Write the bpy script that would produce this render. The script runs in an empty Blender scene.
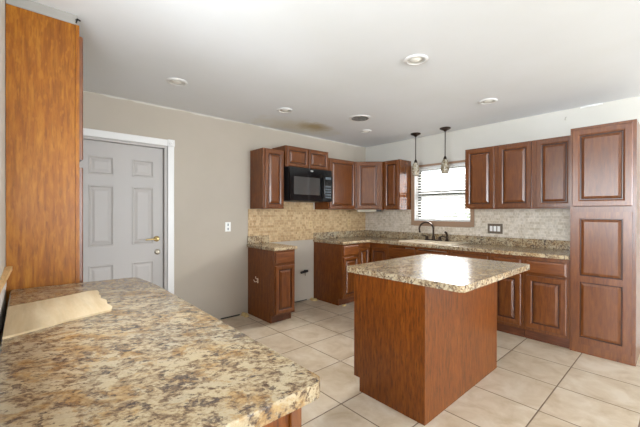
import bpy, bmesh, math, random
from mathutils import Vector, Matrix
random.seed(7)
S = bpy.context.scene
COL = S.collection
PI = math.pi

# ------------------------------------------------------------------ camera, world, lights, exposure
CEIL = 2.49
cam_d = bpy.data.cameras.new('camera'); cam = bpy.data.objects.new('camera', cam_d); COL.objects.link(cam)
cam_d.sensor_width = 36.0; cam_d.lens = 329.6 / 640 * 36.0; cam_d.clip_start = 0.02
_yaw, _pit, _rol = 0.8402, -0.0035, 0.0019
_f = Vector((-math.sin(_yaw) * math.cos(_pit), math.cos(_yaw) * math.cos(_pit), math.sin(_pit)))
_r = Vector((math.cos(_yaw), math.sin(_yaw), 0)); _u = _r.cross(_f)
_r2 = _r * math.cos(_rol) + _u * math.sin(_rol); _u2 = _u * math.cos(_rol) - _r * math.sin(_rol)
_m = Matrix((_r2, _u2, -_f)).transposed().to_4x4(); _m.translation = Vector((3.852, -4.544, 1.329))
cam.matrix_world = _m
S.camera = cam

W = bpy.data.worlds.new('sky'); S.world = W; W.use_nodes = True
W.node_tree.nodes['Background'].inputs[0].default_value = (0.90, 0.95, 1.0, 1)
W.node_tree.nodes['Background'].inputs[1].default_value = 2.0

def area(name, loc, rot, sx, sy, power, col=(1, 1, 1)):
    d = bpy.data.lights.new(name, 'AREA'); d.shape = 'RECTANGLE'; d.size = sx; d.size_y = sy
    d.energy = power; d.color = col
    o = bpy.data.objects.new(name, d); COL.objects.link(o); o.location = loc; o.rotation_euler = rot
    return o
area('daylight_right_window', (8.92, -1.85, 1.35), (0, PI / 2 + .50, 0), 2.0, 2.7, 185, (0.86, 0.94, 1.0))
area('daylight_rear_window', (4.6, -9.42, 1.40), (PI / 2 + .55, 0, 0), 3.6, 2.0, 270, (0.84, 0.93, 1.0))
area('daylight_counter_window', (2.54, -4.69, 1.66), (PI / 2 + .22, 0, 0), 1.10, 1.0, 16, (0.90, 0.96, 1.0))
area('added_yard_lamp', (1.46, 4.0, 4.1), (-PI / 2 + .42, 0, 0), 5.0, 2.2, 2000, (1.0, 0.97, 0.92))  # added lamp outdoors, above the view, boosting light through the sink window
S.view_settings.view_transform = 'Standard'; S.view_settings.look = 'None'
S.view_settings.gamma = 1.0; S.view_settings.use_curve_mapping = False
S.view_settings.exposure = 1.05

# ------------------------------------------------------------------ materials
def lin(c):
    return tuple((v / 255 / 12.92 if v / 255 <= .04045 else ((v / 255 + .055) / 1.055) ** 2.4) for v in c) + (1,)
class NT:
    def __init__(s, name):
        s.m = bpy.data.materials.new(name); s.m.use_nodes = True
        s.t = s.m.node_tree; s.b = s.t.nodes['Principled BSDF']
    def n(s, typ, **kw):
        x = s.t.nodes.new(typ)
        for k, v in kw.items():
            if k.startswith('i_'):
                key = k[2:]; x.inputs[int(key) if key.isdigit() else key.replace('_', ' ')].default_value = v
            else: setattr(x, k, v)
        return x
    def l(s, a, b): s.t.links.new(a, b)
    def ramp(s, fac, stops, interp='LINEAR'):
        r = s.n('ShaderNodeValToRGB'); r.color_ramp.interpolation = interp; e = r.color_ramp.elements
        while len(e) < len(stops): e.new(.5)
        for k, (p, c) in enumerate(stops): e[k].position = p; e[k].color = c
        s.l(fac, r.inputs[0]); return r.outputs[0]
    def mix(s, fac, a, b, mode='MIX'):
        x = s.n('ShaderNodeMix', data_type='RGBA', blend_type=mode)
        for sock, v in ((x.inputs['Factor'], fac), (x.inputs['A'], a), (x.inputs['B'], b)):
            if hasattr(v, 'is_linked'): s.l(v, sock)
            else: sock.default_value = v
        return x.outputs['Result']
    def bump(s, h, strength=.3, dist=.005):
        b = s.n('ShaderNodeBump', i_Strength=strength, i_Distance=dist); s.l(h, b.inputs['Height']); s.l(b.outputs[0], s.b.inputs['Normal'])
def plain(name, rgb, rough=.5, metal=0.0, **kw):
    t = NT(name); t.b.inputs['Base Color'].default_value = lin(rgb)
    t.b.inputs['Roughness'].default_value = rough; t.b.inputs['Metallic'].default_value = metal
    for k, v in kw.items(): t.b.inputs[k.replace('_', ' ')].default_value = v
    return t.m
def wood(name, dark, mid, light, axis='Z', rough=.45, scale=1.0, fleck=0.0, coat=.9, contrast=1.0, pore=.25, civ=1.62):
    t = NT(name)
    tc = t.n('ShaderNodeTexCoord'); oi = t.n('ShaderNodeObjectInfo')
    add = t.n('ShaderNodeVectorMath', operation='ADD')
    mul = t.n('ShaderNodeMath', operation='MULTIPLY', i_1=37.0); t.l(oi.outputs['Random'], mul.inputs[0])
    t.l(tc.outputs['Object'], add.inputs[0]); t.l(mul.outputs[0], add.inputs[1])
    a = [48 * scale] * 3; a['XYZ'.index(axis)] = 6.0 * scale
    mp = t.n('ShaderNodeMapping'); mp.inputs['Scale'].default_value = a; t.l(add.outputs[0], mp.inputs[0])
    n1 = t.n('ShaderNodeTexNoise', i_Scale=1.0, i_Detail=7.0, i_Roughness=.62, i_Distortion=.35); t.l(mp.outputs[0], n1.inputs['Vector'])
    b = [3.2 * scale] * 3; b['XYZ'.index(axis)] = .8 * scale
    mp2 = t.n('ShaderNodeMapping'); mp2.inputs['Scale'].default_value = b; t.l(add.outputs[0], mp2.inputs[0])
    n2 = t.n('ShaderNodeTexNoise', i_Scale=1.0, i_Detail=3.0); t.l(mp2.outputs[0], n2.inputs['Vector'])
    c1 = t.ramp(n1.outputs['Fac'], [(.5 - .2 / contrast, lin(dark)), (.5, lin(mid)), (.5 + .2 / contrast, lin(light))])
    c2 = t.ramp(n2.outputs['Fac'], [(.3, (.80, .78, .76, 1)), (.7, (1.1, 1.1, 1.1, 1))])
    c = t.mix(.8, c1, c2, 'MULTIPLY')
    d = [150 * scale] * 3; d['XYZ'.index(axis)] = 16.0 * scale
    mp4 = t.n('ShaderNodeMapping'); mp4.inputs['Scale'].default_value = d; t.l(add.outputs[0], mp4.inputs[0])
    n4 = t.n('ShaderNodeTexNoise', i_Scale=1.0, i_Detail=4.0, i_Roughness=.6); t.l(mp4.outputs[0], n4.inputs['Vector'])
    pm = t.ramp(n4.outputs['Fac'], [(.34, (pore,) * 3 + (1,)), (.50, (0, 0, 0, 1))])
    c = t.mix(pm, c, lin(tuple(v * .62 for v in dark)))
    if fleck:
        f = [60] * 3; f['XYZ'.index(axis)] = 16
        mp3 = t.n('ShaderNodeMapping'); mp3.inputs['Scale'].default_value = f; mp3.inputs['Rotation'].default_value = (.35, .35, 0); t.l(add.outputs[0], mp3.inputs[0])
        n3 = t.n('ShaderNodeTexNoise', i_Scale=1.0, i_Detail=2.0); t.l(mp3.outputs[0], n3.inputs['Vector'])
        fm = t.ramp(n3.outputs['Fac'], [(.56, (0, 0, 0, 1)), (.68, (fleck, fleck, fleck, 1))])
        c = t.mix(fm, c, lin(light))
    t.l(c, t.b.inputs['Base Color'])
    t.b.inputs['Roughness'].default_value = rough
    t.b.inputs['Coat Weight'].default_value = coat; t.b.inputs['Coat Roughness'].default_value = min(.25, rough); t.b.inputs['Specular IOR Level'].default_value = .2; t.b.inputs['Coat IOR'].default_value = civ
    t.bump(n1.outputs['Fac'], .08, .002)
    return t.m
def granite(name, sc=1.0, grey=0.0):
    t = NT(name); g = t.n('ShaderNodeNewGeometry')
    rot = t.n('ShaderNodeMapping'); rot.inputs['Rotation'].default_value = (0, 0, -math.radians(62)); t.l(g.outputs['Position'], rot.inputs[0])
    mp = t.n('ShaderNodeMapping'); mp.inputs['Scale'].default_value = (1.0, 1.4, 1.2); t.l(rot.outputs[0], mp.inputs[0])
    def nz(scale, det, rough, dist, off):
        o = t.n('ShaderNodeVectorMath', operation='ADD'); o.inputs[1].default_value = off; t.l(mp.outputs[0], o.inputs[0])
        x = t.n('ShaderNodeTexNoise', i_Scale=scale * sc, i_Detail=det, i_Roughness=rough, i_Distortion=dist); t.l(o.outputs[0], x.inputs['Vector']); return x.outputs['Fac']
    big = nz(2.6, 4.0, .6, .4, (3.3, 1.7, .4)); med = nz(8.0, 6.0, .66, .6, (0, 0, 0)); fine = nz(34.0, 8.0, .74, .3, (1, 5, 2)); m2 = nz(11.0, 6.0, .68, .5, (7.3, 2.1, 4.4)); m3 = nz(6.0, 6.0, .68, .5, (9.1, 4.4, 1.2)); vf = nz(110.0, 4.0, .7, 0, (4, 4, 8))
    # fine crystalline ground: brown-taupe to cream
    base = t.ramp(fine, [(.36, lin((96, 76, 62))), (.45, lin((150, 126, 102))), (.50, lin((188, 164, 130))), (.56, lin((212, 192, 158))), (.66, lin((226, 210, 180)))])
    # cream blotches with ragged edges
    sm = t.n('ShaderNodeMath', operation='MULTIPLY_ADD', i_1=.55); t.l(fine, sm.inputs[0]); t.l(med, sm.inputs[2])
    cr = t.ramp(sm.outputs[0], [(.785, (0, 0, 0, 1)), (.845, (.9,) * 3 + (1,))])
    c = t.mix(cr, base, t.ramp(vf, [(.35, lin((212, 192, 158))), (.6, lin((230, 214, 182)))]))
    # ochre drifts
    s2 = t.n('ShaderNodeMath', operation='MULTIPLY_ADD', i_1=.4); t.l(fine, s2.inputs[0]); t.l(m3, s2.inputs[2])
    oc = t.ramp(s2.outputs[0], [(.735, (0, 0, 0, 1)), (.80, (.8 - .45 * grey,) * 3 + (1,))])
    c = t.mix(oc, c, t.ramp(fine, [(.40, lin((122, 86, 52))), (.52, lin((182, 140, 88))), (.62, lin((212, 178, 124)))]))
    # grey-charcoal clusters
    s3 = t.n('ShaderNodeMath', operation='MULTIPLY_ADD', i_1=.6); t.l(fine, s3.inputs[0]); t.l(m2, s3.inputs[2])
    dkm = t.ramp(s3.outputs[0], [(.67, (.8,) * 3 + (1,)), (.72, (0, 0, 0, 1))])
    c = t.mix(dkm, c, t.ramp(vf, [(.38, lin((62, 54, 54))), (.55, lin((112, 98, 92))), (.66, lin((150, 136, 124)))]))
    # overall warm / cool drift
    tint = t.ramp(big, [(.40, (.60, .565, .51, 1)), (.60, (.52, .52, .53, 1))]) if grey < .5 else t.ramp(big, [(.40, (.70, .66, .61, 1)), (.60, (.62, .63, .65, 1))])
    c = t.mix(1.0, c, tint, 'MULTIPLY')
    t.l(c, t.b.inputs['Base Color']); t.b.inputs['Roughness'].default_value = .19
    return t.m
def paint(name, rgb, var=.04, rough=.6, stain=None):
    t = NT(name); g = t.n('ShaderNodeNewGeometry')
    n = t.n('ShaderNodeTexNoise', i_Scale=1.3, i_Detail=5.0, i_Roughness=.55); t.l(g.outputs['Position'], n.inputs['Vector'])
    lo = lin(rgb); k = 1 - var * 2
    c = t.ramp(n.outputs['Fac'], [(.3, (lo[0] * k, lo[1] * k, lo[2] * k * .98, 1)), (.65, lo)])
    if stain:
        for (cx, cy, rx, ry, col, amt) in stain:
            mp = t.n('ShaderNodeMapping', vector_type='POINT'); mp.inputs['Location'].default_value = (-cx / rx, -cy / ry, 0); mp.inputs['Scale'].default_value = (1 / rx, 1 / ry, 0)
            t.l(g.outputs['Position'], mp.inputs[0])
            ln = t.n('ShaderNodeVectorMath', operation='LENGTH'); t.l(mp.outputs[0], ln.inputs[0])
            nn = t.n('ShaderNodeTexNoise', i_Scale=7.0, i_Detail=5.0, i_Roughness=.6); t.l(g.outputs['Position'], nn.inputs['Vector'])
            ad = t.n('ShaderNodeMath', operation='MULTIPLY_ADD', i_1=.9, i_2=-.45); t.l(nn.outputs['Fac'], ad.inputs[0])
            sm = t.n('ShaderNodeMath', operation='ADD'); t.l(ln.outputs['Value'], sm.inputs[0]); t.l(ad.outputs[0], sm.inputs[1])
            fm = t.ramp(sm.outputs[0], [(.25, (amt,) * 3 + (1,)), (1.0, (0, 0, 0, 1))])
            c = t.mix(fm, c, lin(col))
    t.l(c, t.b.inputs['Base Color']); t.b.inputs['Roughness'].default_value = rough
    n2 = t.n('ShaderNodeTexNoise', i_Scale=60.0, i_Detail=3.0); t.l(g.outputs['Position'], n2.inputs['Vector'])
    t.bump(n2.outputs['Fac'], .06, .003)
    return t.m
def floor_tile():
    t = NT('floor_tile'); g = t.n('ShaderNodeNewGeometry')
    P = .4675
    mp = t.n('ShaderNodeMapping'); mp.inputs['Location'].default_value = (-1.784 / P + 40, 1.975 / P + 40, 0); mp.inputs['Scale'].default_value = (1 / P, 1 / P, 0)
    t.l(g.outputs['Position'], mp.inputs[0])
    fr = t.n('ShaderNodeVectorMath', operation='FRACTION'); t.l(mp.outputs[0], fr.inputs[0])
    sb = t.n('ShaderNodeVectorMath', operation='SUBTRACT'); sb.inputs[1].default_value = (.5, .5, .5); t.l(fr.outputs[0], sb.inputs[0])
    ab = t.n('ShaderNodeVectorMath', operation='ABSOLUTE'); t.l(sb.outputs[0], ab.inputs[0])
    sx = t.n('ShaderNodeSeparateXYZ'); t.l(ab.outputs[0], sx.inputs[0])
    mx = t.n('ShaderNodeMath', operation='MAXIMUM'); t.l(sx.outputs[0], mx.inputs[0]); t.l(sx.outputs[1], mx.inputs[1])
    gr = t.ramp(mx.outputs[0], [(.4905, (0, 0, 0, 1)), (.4935, (1, 1, 1, 1))])
    fl = t.n('ShaderNodeVectorMath', operation='FLOOR'); t.l(mp.outputs[0], fl.inputs[0])
    wn = t.n('ShaderNodeTexWhiteNoise', noise_dimensions='3D'); t.l(fl.outputs[0], wn.inputs['Vector'])
    va = t.n('ShaderNodeVectorMath', operation='MULTIPLY_ADD'); va.inputs[1].default_value = (9, 9, 9); t.l(wn.outputs['Color'], va.inputs[0]); t.l(g.outputs['Position'], va.inputs[2])
    n = t.n('ShaderNodeTexNoise', i_Scale=5.0, i_Detail=8.0, i_Roughness=.62, i_Distortion=.5); t.l(va.outputs[0], n.inputs['Vector'])
    c = t.ramp(n.outputs['Fac'], [(.30, lin((178, 158, 131))), (.48, lin((197, 180, 157))), (.66, lin((210, 197, 179)))])
    tint = t.ramp(wn.outputs['Value'], [(0, (.93, .92, .90, 1)), (1, (1.02, 1.02, 1.02, 1))])
    c = t.mix(1.0, c, tint, 'MULTIPLY')
    c = t.mix(gr, c, lin((104, 84, 66)))
    t.l(c, t.b.inputs['Base Color'])
    ro = t.ramp(gr, [(0, (.33,) * 3 + (1,)), (1, (.85,) * 3 + (1,))]); t.l(ro, t.b.inputs['Roughness'])
    inv = t.n('ShaderNodeMath', operation='SUBTRACT', i_0=1.0); t.l(gr, inv.inputs[1])
    t.bump(inv.outputs[0], .5, .004)
    return t.m
def mosaic(name, swap, cols):
    t = NT(name); g = t.n('ShaderNodeNewGeometry')
    sp = t.n('ShaderNodeSeparateXYZ'); t.l(g.outputs['Position'], sp.inputs[0])
    cb = t.n('ShaderNodeCombineXYZ'); t.l(sp.outputs[1 if swap else 0], cb.inputs[0]); t.l(sp.outputs[2], cb.inputs[1])
    br = t.n('ShaderNodeTexBrick', offset=.5, squash=.5, squash_frequency=2, i_Scale=1.0, i_Mortar_Size=.0021, i_Mortar_Smooth=.25, i_Bias=0.0, i_Brick_Width=.056, i_Row_Height=.036)
    br.inputs['Color1'].default_value = lin(cols[0]); br.inputs['Color2'].default_value = lin(cols[1]); br.inputs['Mortar'].default_value = lin(cols[2])
    t.l(cb.outputs[0], br.inputs['Vector'])
    n = t.n('ShaderNodeTexNoise', i_Scale=45.0, i_Detail=4.0); t.l(g.outputs['Position'], n.inputs['Vector'])
    v = t.ramp(n.outputs['Fac'], [(.3, (.84, .82, .79, 1)), (.65, (1.06, 1.05, 1.03, 1))])
    c = t.mix(1.0, br.outputs['Color'], v, 'MULTIPLY')
    t.l(c, t.b.inputs['Base Color']); t.b.inputs['Roughness'].default_value = .45
    inv = t.n('ShaderNodeMath', operation='SUBTRACT', i_0=1.0); t.l(br.outputs['Fac'], inv.inputs[1])
    t.bump(inv.outputs[0], .4, .003)
    return t.m
def thin_glass(name, tint=(1, 1, 1), amount=1.0, rough=.0):
    m = bpy.data.materials.new(name); m.use_nodes = True; t = m.node_tree; t.nodes.clear()
    o = t.nodes.new('ShaderNodeOutputMaterial'); mx = t.nodes.new('ShaderNodeMixShader'); fr = t.nodes.new('ShaderNodeFresnel'); fr.inputs[0].default_value = 1.45
    tr = t.nodes.new('ShaderNodeBsdfTransparent'); tr.inputs[0].default_value = tuple(tint) + (1,)
    gl = t.nodes.new('ShaderNodeBsdfGlossy'); gl.inputs['Roughness'].default_value = rough
    t.links.new(fr.outputs[0], mx.inputs[0]); t.links.new(tr.outputs[0], mx.inputs[1]); t.links.new(gl.outputs[0], mx.inputs[2]); t.links.new(mx.outputs[0], o.inputs[0])
    return m
def translucent(name, rgb, amt):
    t = NT(name); t.b.inputs['Base Color'].default_value = lin(rgb); t.b.inputs['Roughness'].default_value = .5
    tr = t.n('ShaderNodeBsdfTranslucent'); tr.inputs[0].default_value = lin(rgb); mx = t.n('ShaderNodeMixShader'); mx.inputs[0].default_value = amt
    out = t.t.nodes['Material Output']; t.l(t.b.outputs[0], mx.inputs[1]); t.l(tr.outputs[0], mx.inputs[2]); t.l(mx.outputs[0], out.inputs[0])
    return t.m
def foliage_mat():
    t = NT('foliage'); g = t.n('ShaderNodeNewGeometry'); n = t.n('ShaderNodeTexNoise', i_Scale=6.0, i_Detail=6.0); t.l(g.outputs['Position'], n.inputs['Vector'])
    t.l(t.ramp(n.outputs['Fac'], [(.35, lin((96, 108, 88))), (.65, lin((150, 158, 138)))]), t.b.inputs['Base Color']); t.b.inputs['Roughness'].default_value = .8
    return t.m
def crackle():
    t = NT('mosaic_glass'); g = t.n('ShaderNodeNewGeometry'); v = t.n('ShaderNodeTexVoronoi', i_Scale=55.0); t.l(g.outputs['Position'], v.inputs['Vector'])
    hs = t.n('ShaderNodeSeparateColor'); t.l(v.outputs['Color'], hs.inputs[0])
    c = t.ramp(hs.outputs[0], [(.0, lin((150, 130, 100))), (.35, lin((190, 178, 154))), (.7, lin((216, 208, 192))), (1, lin((120, 118, 110)))], 'CONSTANT')
    t.l(c, t.b.inputs['Base Color']); t.b.inputs['Roughness'].default_value = .12; t.b.inputs['Transmission Weight'].default_value = .35
    return t.m

M = {}
CH = ((90, 43, 5), (107, 55, 8), (121, 66, 16))
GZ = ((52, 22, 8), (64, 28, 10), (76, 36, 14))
M['cherry'] = wood('cherry_vertical', *CH, axis='Z')
M['melamine'] = wood('glossy_end_panel', *CH, axis='Z', rough=.1, coat=1.0)
M['cherry_x'] = wood('cherry_along_x', *CH, axis='X')
M['cherry_y'] = wood('cherry_along_y', *CH, axis='Y')
PN = ((90, 43, 4), (114, 57, 5), (132, 72, 14))
M['glaze_shade'] = wood('door_glaze_and_shade', *GZ, axis='Z', rough=.5)  # groove tone: dark glaze plus shade painted into the recess
M['panel'] = wood('cherry_veneer', *PN, axis='Z', scale=1.1, contrast=.9, pore=.6, coat=.55, civ=1.5)
M['oak'] = wood('honey_oak', (128, 68, 4), (150, 88, 8), (172, 110, 24), axis='Z', scale=.8, fleck=.45, pore=.35, coat=.3, civ=1.5)
M['toe'] = wood('dark_toe_board', (78, 38, 16), (94, 46, 20), (108, 56, 28), axis='X')
M['granite'] = granite('granite_laminate', 1.4)
M['granite_grey'] = granite('granite_laminate_grey', 1.35, .8)
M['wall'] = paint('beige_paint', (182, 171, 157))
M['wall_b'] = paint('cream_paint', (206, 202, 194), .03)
M['ceil'] = paint('white_ceiling_paint', (231, 233, 236), .02, .7, [(.46, -1.60, .22, .32, (150, 122, 52), .85), (.30, -1.75, .40, .8, (216, 202, 160), .5)])
M['floor'] = floor_tile()
M['mosaic_a'] = mosaic('mosaic_tile_left', True, ((208, 180, 140), (170, 136, 94), (200, 176, 140))); M['mosaic_b'] = mosaic('mosaic_tile_back', False, ((222, 212, 200), (196, 182, 162), (226, 217, 204)))
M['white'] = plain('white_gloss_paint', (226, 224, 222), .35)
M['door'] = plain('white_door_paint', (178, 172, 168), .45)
M['plastic'] = plain('white_plastic', (238, 237, 234), .35)
M['casing'] = plain('taupe_casing', (158, 128, 104), .5)
M['alu'] = plain('dark_window_metal', (84, 84, 76), .45, .3)
M['slat'] = translucent('white_blind_slat', (232, 232, 230), .03)
M['glass'] = thin_glass('window_glass')
M['bronze'] = plain('oil_rubbed_bronze', (58, 44, 36), .35, .8)
M['brass'] = plain('aged_brass', (176, 152, 104), .3, 1.0)
M['nickel'] = plain('dull_nickel', (150, 142, 128), .3, 1.0)
M['steel'] = plain('brushed_steel', (196, 198, 200), .3, .9)
M['black'] = plain('black_gloss', (16, 16, 18), .12)
M['blackm'] = plain('black_matte', (22, 22, 23), .45)
M['mwglass'] = plain('microwave_glass', (64, 65, 64), .06, 0, Coat_Weight=1.0, Specular_IOR_Level=1.0)  # grey base colour has the reflected window brightness painted in
M['display'] = plain('display_panel', (96, 104, 110), .15)
M['sink'] = plain('biscuit_sink', (224, 210, 188), .25)
M['ledge'] = wood('pale_ledge_wood', (196, 152, 98), (218, 178, 124), (232, 198, 148), axis='X', scale=.8, rough=.5, coat=0)
M['ply'] = wood('raw_plywood', (190, 164, 128), (202, 180, 146), (214, 196, 166), axis='X', scale=.35, pore=.1, rough=.7, coat=0)
M['tanplate'] = plain('tan_plate', (206, 178, 134), .4)
M['putty'] = paint('grey_filler_paint', (158, 154, 148), .12)
M['foam'] = plain('yellow_foam', (196, 168, 116), .9)
M['pendant'] = crackle()
M['gapshade'] = plain('gap_shade', (30, 29, 28), .7)  # dark tone painted for the shade in the duct and wall gap
M['baffle'] = plain('can_reflector', (206, 204, 198), .3, .2)
M['bulb'] = plain('frosted_bulb', (235, 232, 224), .4)
M['siding'] = plain('pale_siding', (226, 224, 218), .7)
M['roofing'] = plain('pale_roofing', (170, 166, 160), .8)
M['concrete'] = plain('pale_concrete', (206, 202, 194), .85)
M['leaf'] = foliage_mat()
M['bark'] = plain('bark', (104, 88, 70), .9)

# ------------------------------------------------------------------ helpers
def wloc(o):
    v = Vector((0, 0, 0))
    while o: v = v + o.location; o = o.parent
    return v
def link(name, bm, mat, parent=None, origin=None, smooth=False):
    bmesh.ops.recalc_face_normals(bm, faces=bm.faces[:])
    me = bpy.data.meshes.new(name); o = bpy.data.objects.new(name, me); COL.objects.link(o)
    if parent:
        o.parent = parent; org = wloc(parent)
    else:
        if origin is None:
            xs = [v.co for v in bm.verts]
            origin = Vector(((min(c.x for c in xs) + max(c.x for c in xs)) / 2, (min(c.y for c in xs) + max(c.y for c in xs)) / 2, min(c.z for c in xs)))
        org = Vector(origin); o.location = org
    bmesh.ops.translate(bm, verts=bm.verts[:], vec=-org)
    for f in bm.faces: f.smooth = smooth
    bm.to_mesh(me); bm.free()
    for m in (mat if isinstance(mat, (list, tuple)) else [mat]): me.materials.append(m)
    if smooth: me.set_sharp_from_angle(angle=math.radians(40))
    return o
def tag(o, label, cat, group=None):
    o['label'] = label; o['category'] = cat
    if group: o['group'] = group
    return o
def thing(name, loc, label, cat, group=None):
    o = bpy.data.objects.new(name, None); o.location = loc; o.empty_display_size = .1; COL.objects.link(o)
    return tag(o, label, cat, group)
def struct(name, bm, mat, parent=None):
    o = link(name, bm, mat, parent)
    if not parent: o['kind'] = 'structure'
    return o
def BM(): return bmesh.new()
def box(bm, x0, x1, y0, y1, z0, z1, bev=0, seg=2):
    r = bmesh.ops.create_cube(bm, size=1); vs = r['verts']
    for v in vs: v.co = Vector(((x0 + x1) / 2 + v.co.x * (x1 - x0), (y0 + y1) / 2 + v.co.y * (y1 - y0), (z0 + z1) / 2 + v.co.z * (z1 - z0)))
    if bev:
        es = list({e for v in vs for e in v.link_edges})
        bmesh.ops.bevel(bm, geom=es, offset=bev, segments=seg, affect='EDGES', profile=.5)
    return bm
def boxes(*L):
    bm = BM()
    for b in L: box(bm, *b)
    return bm
def grid(bm, us, ws, keep, t0, t1, axis='Z'):
    """slab of grid cells; axis is the thickness axis. us, ws run along the two other axes in xyz order"""
    def pt(u, w, t):
        return Vector((u, w, t)) if axis == 'Z' else (Vector((u, t, w)) if axis == 'Y' else Vector((t, u, w)))
    V = {}
    def gv(i, j, t):
        k = (i, j, t)
        if k not in V: V[k] = bm.verts.new(pt(us[i], ws[j], (t0, t1)[t]))
        return V[k]
    K = {(i, j): keep((us[i] + us[i + 1]) / 2, (ws[j] + ws[j + 1]) / 2) for i in range(len(us) - 1) for j in range(len(ws) - 1)}
    for (i, j), k in K.items():
        if not k: continue
        for t in (0, 1): bm.faces.new([gv(i, j, t), gv(i + 1, j, t), gv(i + 1, j + 1, t), gv(i, j + 1, t)])
        for di, dj, a, b in ((-1, 0, (i, j), (i, j + 1)), (1, 0, (i + 1, j), (i + 1, j + 1)), (0, -1, (i, j), (i + 1, j)), (0, 1, (i, j + 1), (i + 1, j + 1))):
            if not K.get((i + di, j + dj)): bm.faces.new([gv(*a, 0), gv(*b, 0), gv(*b, 1), gv(*a, 1)])
    return bm
def prism(bm, pts, z0, z1):
    b = [bm.verts.new((x, y, z0)) for x, y in pts]; t = [bm.verts.new((x, y, z1)) for x, y in pts]; n = len(pts)
    bm.faces.new(t); bm.faces.new(b[::-1])
    for i in range(n): bm.faces.new([b[i], b[(i + 1) % n], t[(i + 1) % n], t[i]])
    return bm
def bevel_where(bm, fn, off, seg=3):
    es = [e for e in bm.edges if fn(e.verts[0].co, e.verts[1].co)]
    bmesh.ops.bevel(bm, geom=es, offset=off, segments=seg, affect='EDGES', profile=.5)
def lathe(bm, prof, c, seg=24, axis='Z', cap=True):
    """prof: list of (radius, height)"""
    rings = []
    for r, h in prof:
        ring = []
        for k in range(seg):
            a = 2 * PI * k / seg; p = (r * math.cos(a), r * math.sin(a), h)
            if axis == 'X': p = (p[2], p[0], p[1])
            if axis == 'Y': p = (p[0], p[2], p[1])
            ring.append(bm.verts.new(Vector(c) + Vector(p)))
        rings.append(ring)
    for a, b in zip(rings, rings[1:]):
        for k in range(seg): bm.faces.new([a[k], a[(k + 1) % seg], b[(k + 1) % seg], b[k]])
    if cap:
        if prof[0][0] > 1e-5: bm.faces.new(rings[0][::-1])
        if prof[-1][0] > 1e-5: bm.faces.new(rings[-1])
    bmesh.ops.remove_doubles(bm, verts=bm.verts[:], dist=1e-6)
    return bm
def tube(bm, pts, rad, seg=12):
    pts = [Vector(p) for p in pts]; rings = []; up = None
    for i, p in enumerate(pts):
        d = (pts[min(i + 1, len(pts) - 1)] - pts[max(i - 1, 0)]).normalized()
        if up is None: up = Vector((0, 0, 1)) if abs(d.z) < .9 else Vector((1, 0, 0))
        a = d.cross(up).normalized(); b = a.cross(d).normalized(); up = b
        r = rad[i] if isinstance(rad, (list, tuple)) else rad
        rings.append([bm.verts.new(p + a * math.cos(2 * PI * k / seg) * r + b * math.sin(2 * PI * k / seg) * r) for k in range(seg)])
    for a, b in zip(rings, rings[1:]):
        for k in range(seg): bm.faces.new([a[k], a[(k + 1) % seg], b[(k + 1) % seg], b[k]])
    bm.faces.new(rings[0][::-1]); bm.faces.new(rings[-1])
    return bm
def rect_rings(bm, O, U, N, w, h, loops, cap=True):
    """nested rectangles (inset, height along N) on the plane through O spanned by U and Z"""
    Z = Vector((0, 0, 1)); R = []
    for ins, n in loops:
        R.append([bm.verts.new(O + U * a + Z * b + N * n) for a, b in ((ins, ins), (w - ins, ins), (w - ins, h - ins), (ins, h - ins))])
    for a, b in zip(R, R[1:]):
        for k in range(4): bm.faces.new([a[k], a[(k + 1) % 4], b[(k + 1) % 4], b[k]])
    if cap: bm.faces.new(R[-1])
    return R
def door(parent, O, U, N, w, h, mats=None, stile=.058, name='door'):
    """raised panel cabinet door standing on plane point O, width along U, front along N"""
    O, U, N = Vector(O), Vector(U).normalized(), Vector(N).normalized(); t = .020
    fm = mats or M['cherry']
    bm = BM()
    R = rect_rings(bm, O, U, N, w, h, [(0, .0005), (0, t - .005), (.005, t), (stile - .014, t), (stile - .008, t - .003), (stile - .003, t - .0045), (stile, t - .013), (stile + .003, t - .013)], cap=False)
    for f in bm.faces:
        if f.calc_center_median().dot(N) - O.dot(N) < t - .006 and all((v.co - O).dot(N) > .001 for v in f.verts): f.material_index = 1
    bm.faces.new(R[0][::-1])
    d = link(name, bm, [fm, M['glaze_shade'] if fm is M['cherry'] else fm], parent)
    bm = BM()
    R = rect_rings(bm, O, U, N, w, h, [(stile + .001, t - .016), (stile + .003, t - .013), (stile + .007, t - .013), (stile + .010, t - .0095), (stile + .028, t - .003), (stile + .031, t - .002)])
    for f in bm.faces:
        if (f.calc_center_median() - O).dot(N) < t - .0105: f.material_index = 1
    link('raised_panel', bm, [fm, M['glaze_shade'] if fm is M['cherry'] else fm], d)
    return d
def drawer(parent, O, U, N, w, h, mat, name='drawer_front'):
    O, U, N = Vector(O), Vector(U).normalized(), Vector(N).normalized()
    bm = BM(); R = rect_rings(bm, O, U, N, w, h, [(0, .0005), (0, .013), (.006, .018), (.014, .020)]); bm.faces.new(R[0][::-1])
    return link(name, bm, mat, parent)
X, Y, Z = Vector((1, 0, 0)), Vector((0, 1, 0)), Vector((0, 0, 1))

# ------------------------------------------------------------------ the setting
RX, RY = 9.0, -9.5
struct('floor', boxes((-.2, RX + .2, RY - .2, .2, -.1, 0)), M['floor'])
struct('ceiling', boxes((-.2, RX + .2, RY - .2, .2, CEIL, CEIL + .1)), M['ceil'])
# left wall with the white door
DY0, DY1, DZ = -4.21, -3.36, 2.062
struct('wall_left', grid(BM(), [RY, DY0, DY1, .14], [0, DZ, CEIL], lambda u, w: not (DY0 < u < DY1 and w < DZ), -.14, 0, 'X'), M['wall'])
# back wall with the sink window
WX0, WX1, WZ0, WZ1 = .998, 1.875, 1.20, 2.03
struct('wall_back', grid(BM(), [0, WX0, WX1, RX], [0, WZ0, WZ1, CEIL], lambda u, w: not (WX0 < u < WX1 and WZ0 < w < WZ1), 0, .14, 'Y'), M['wall_b'])
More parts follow.
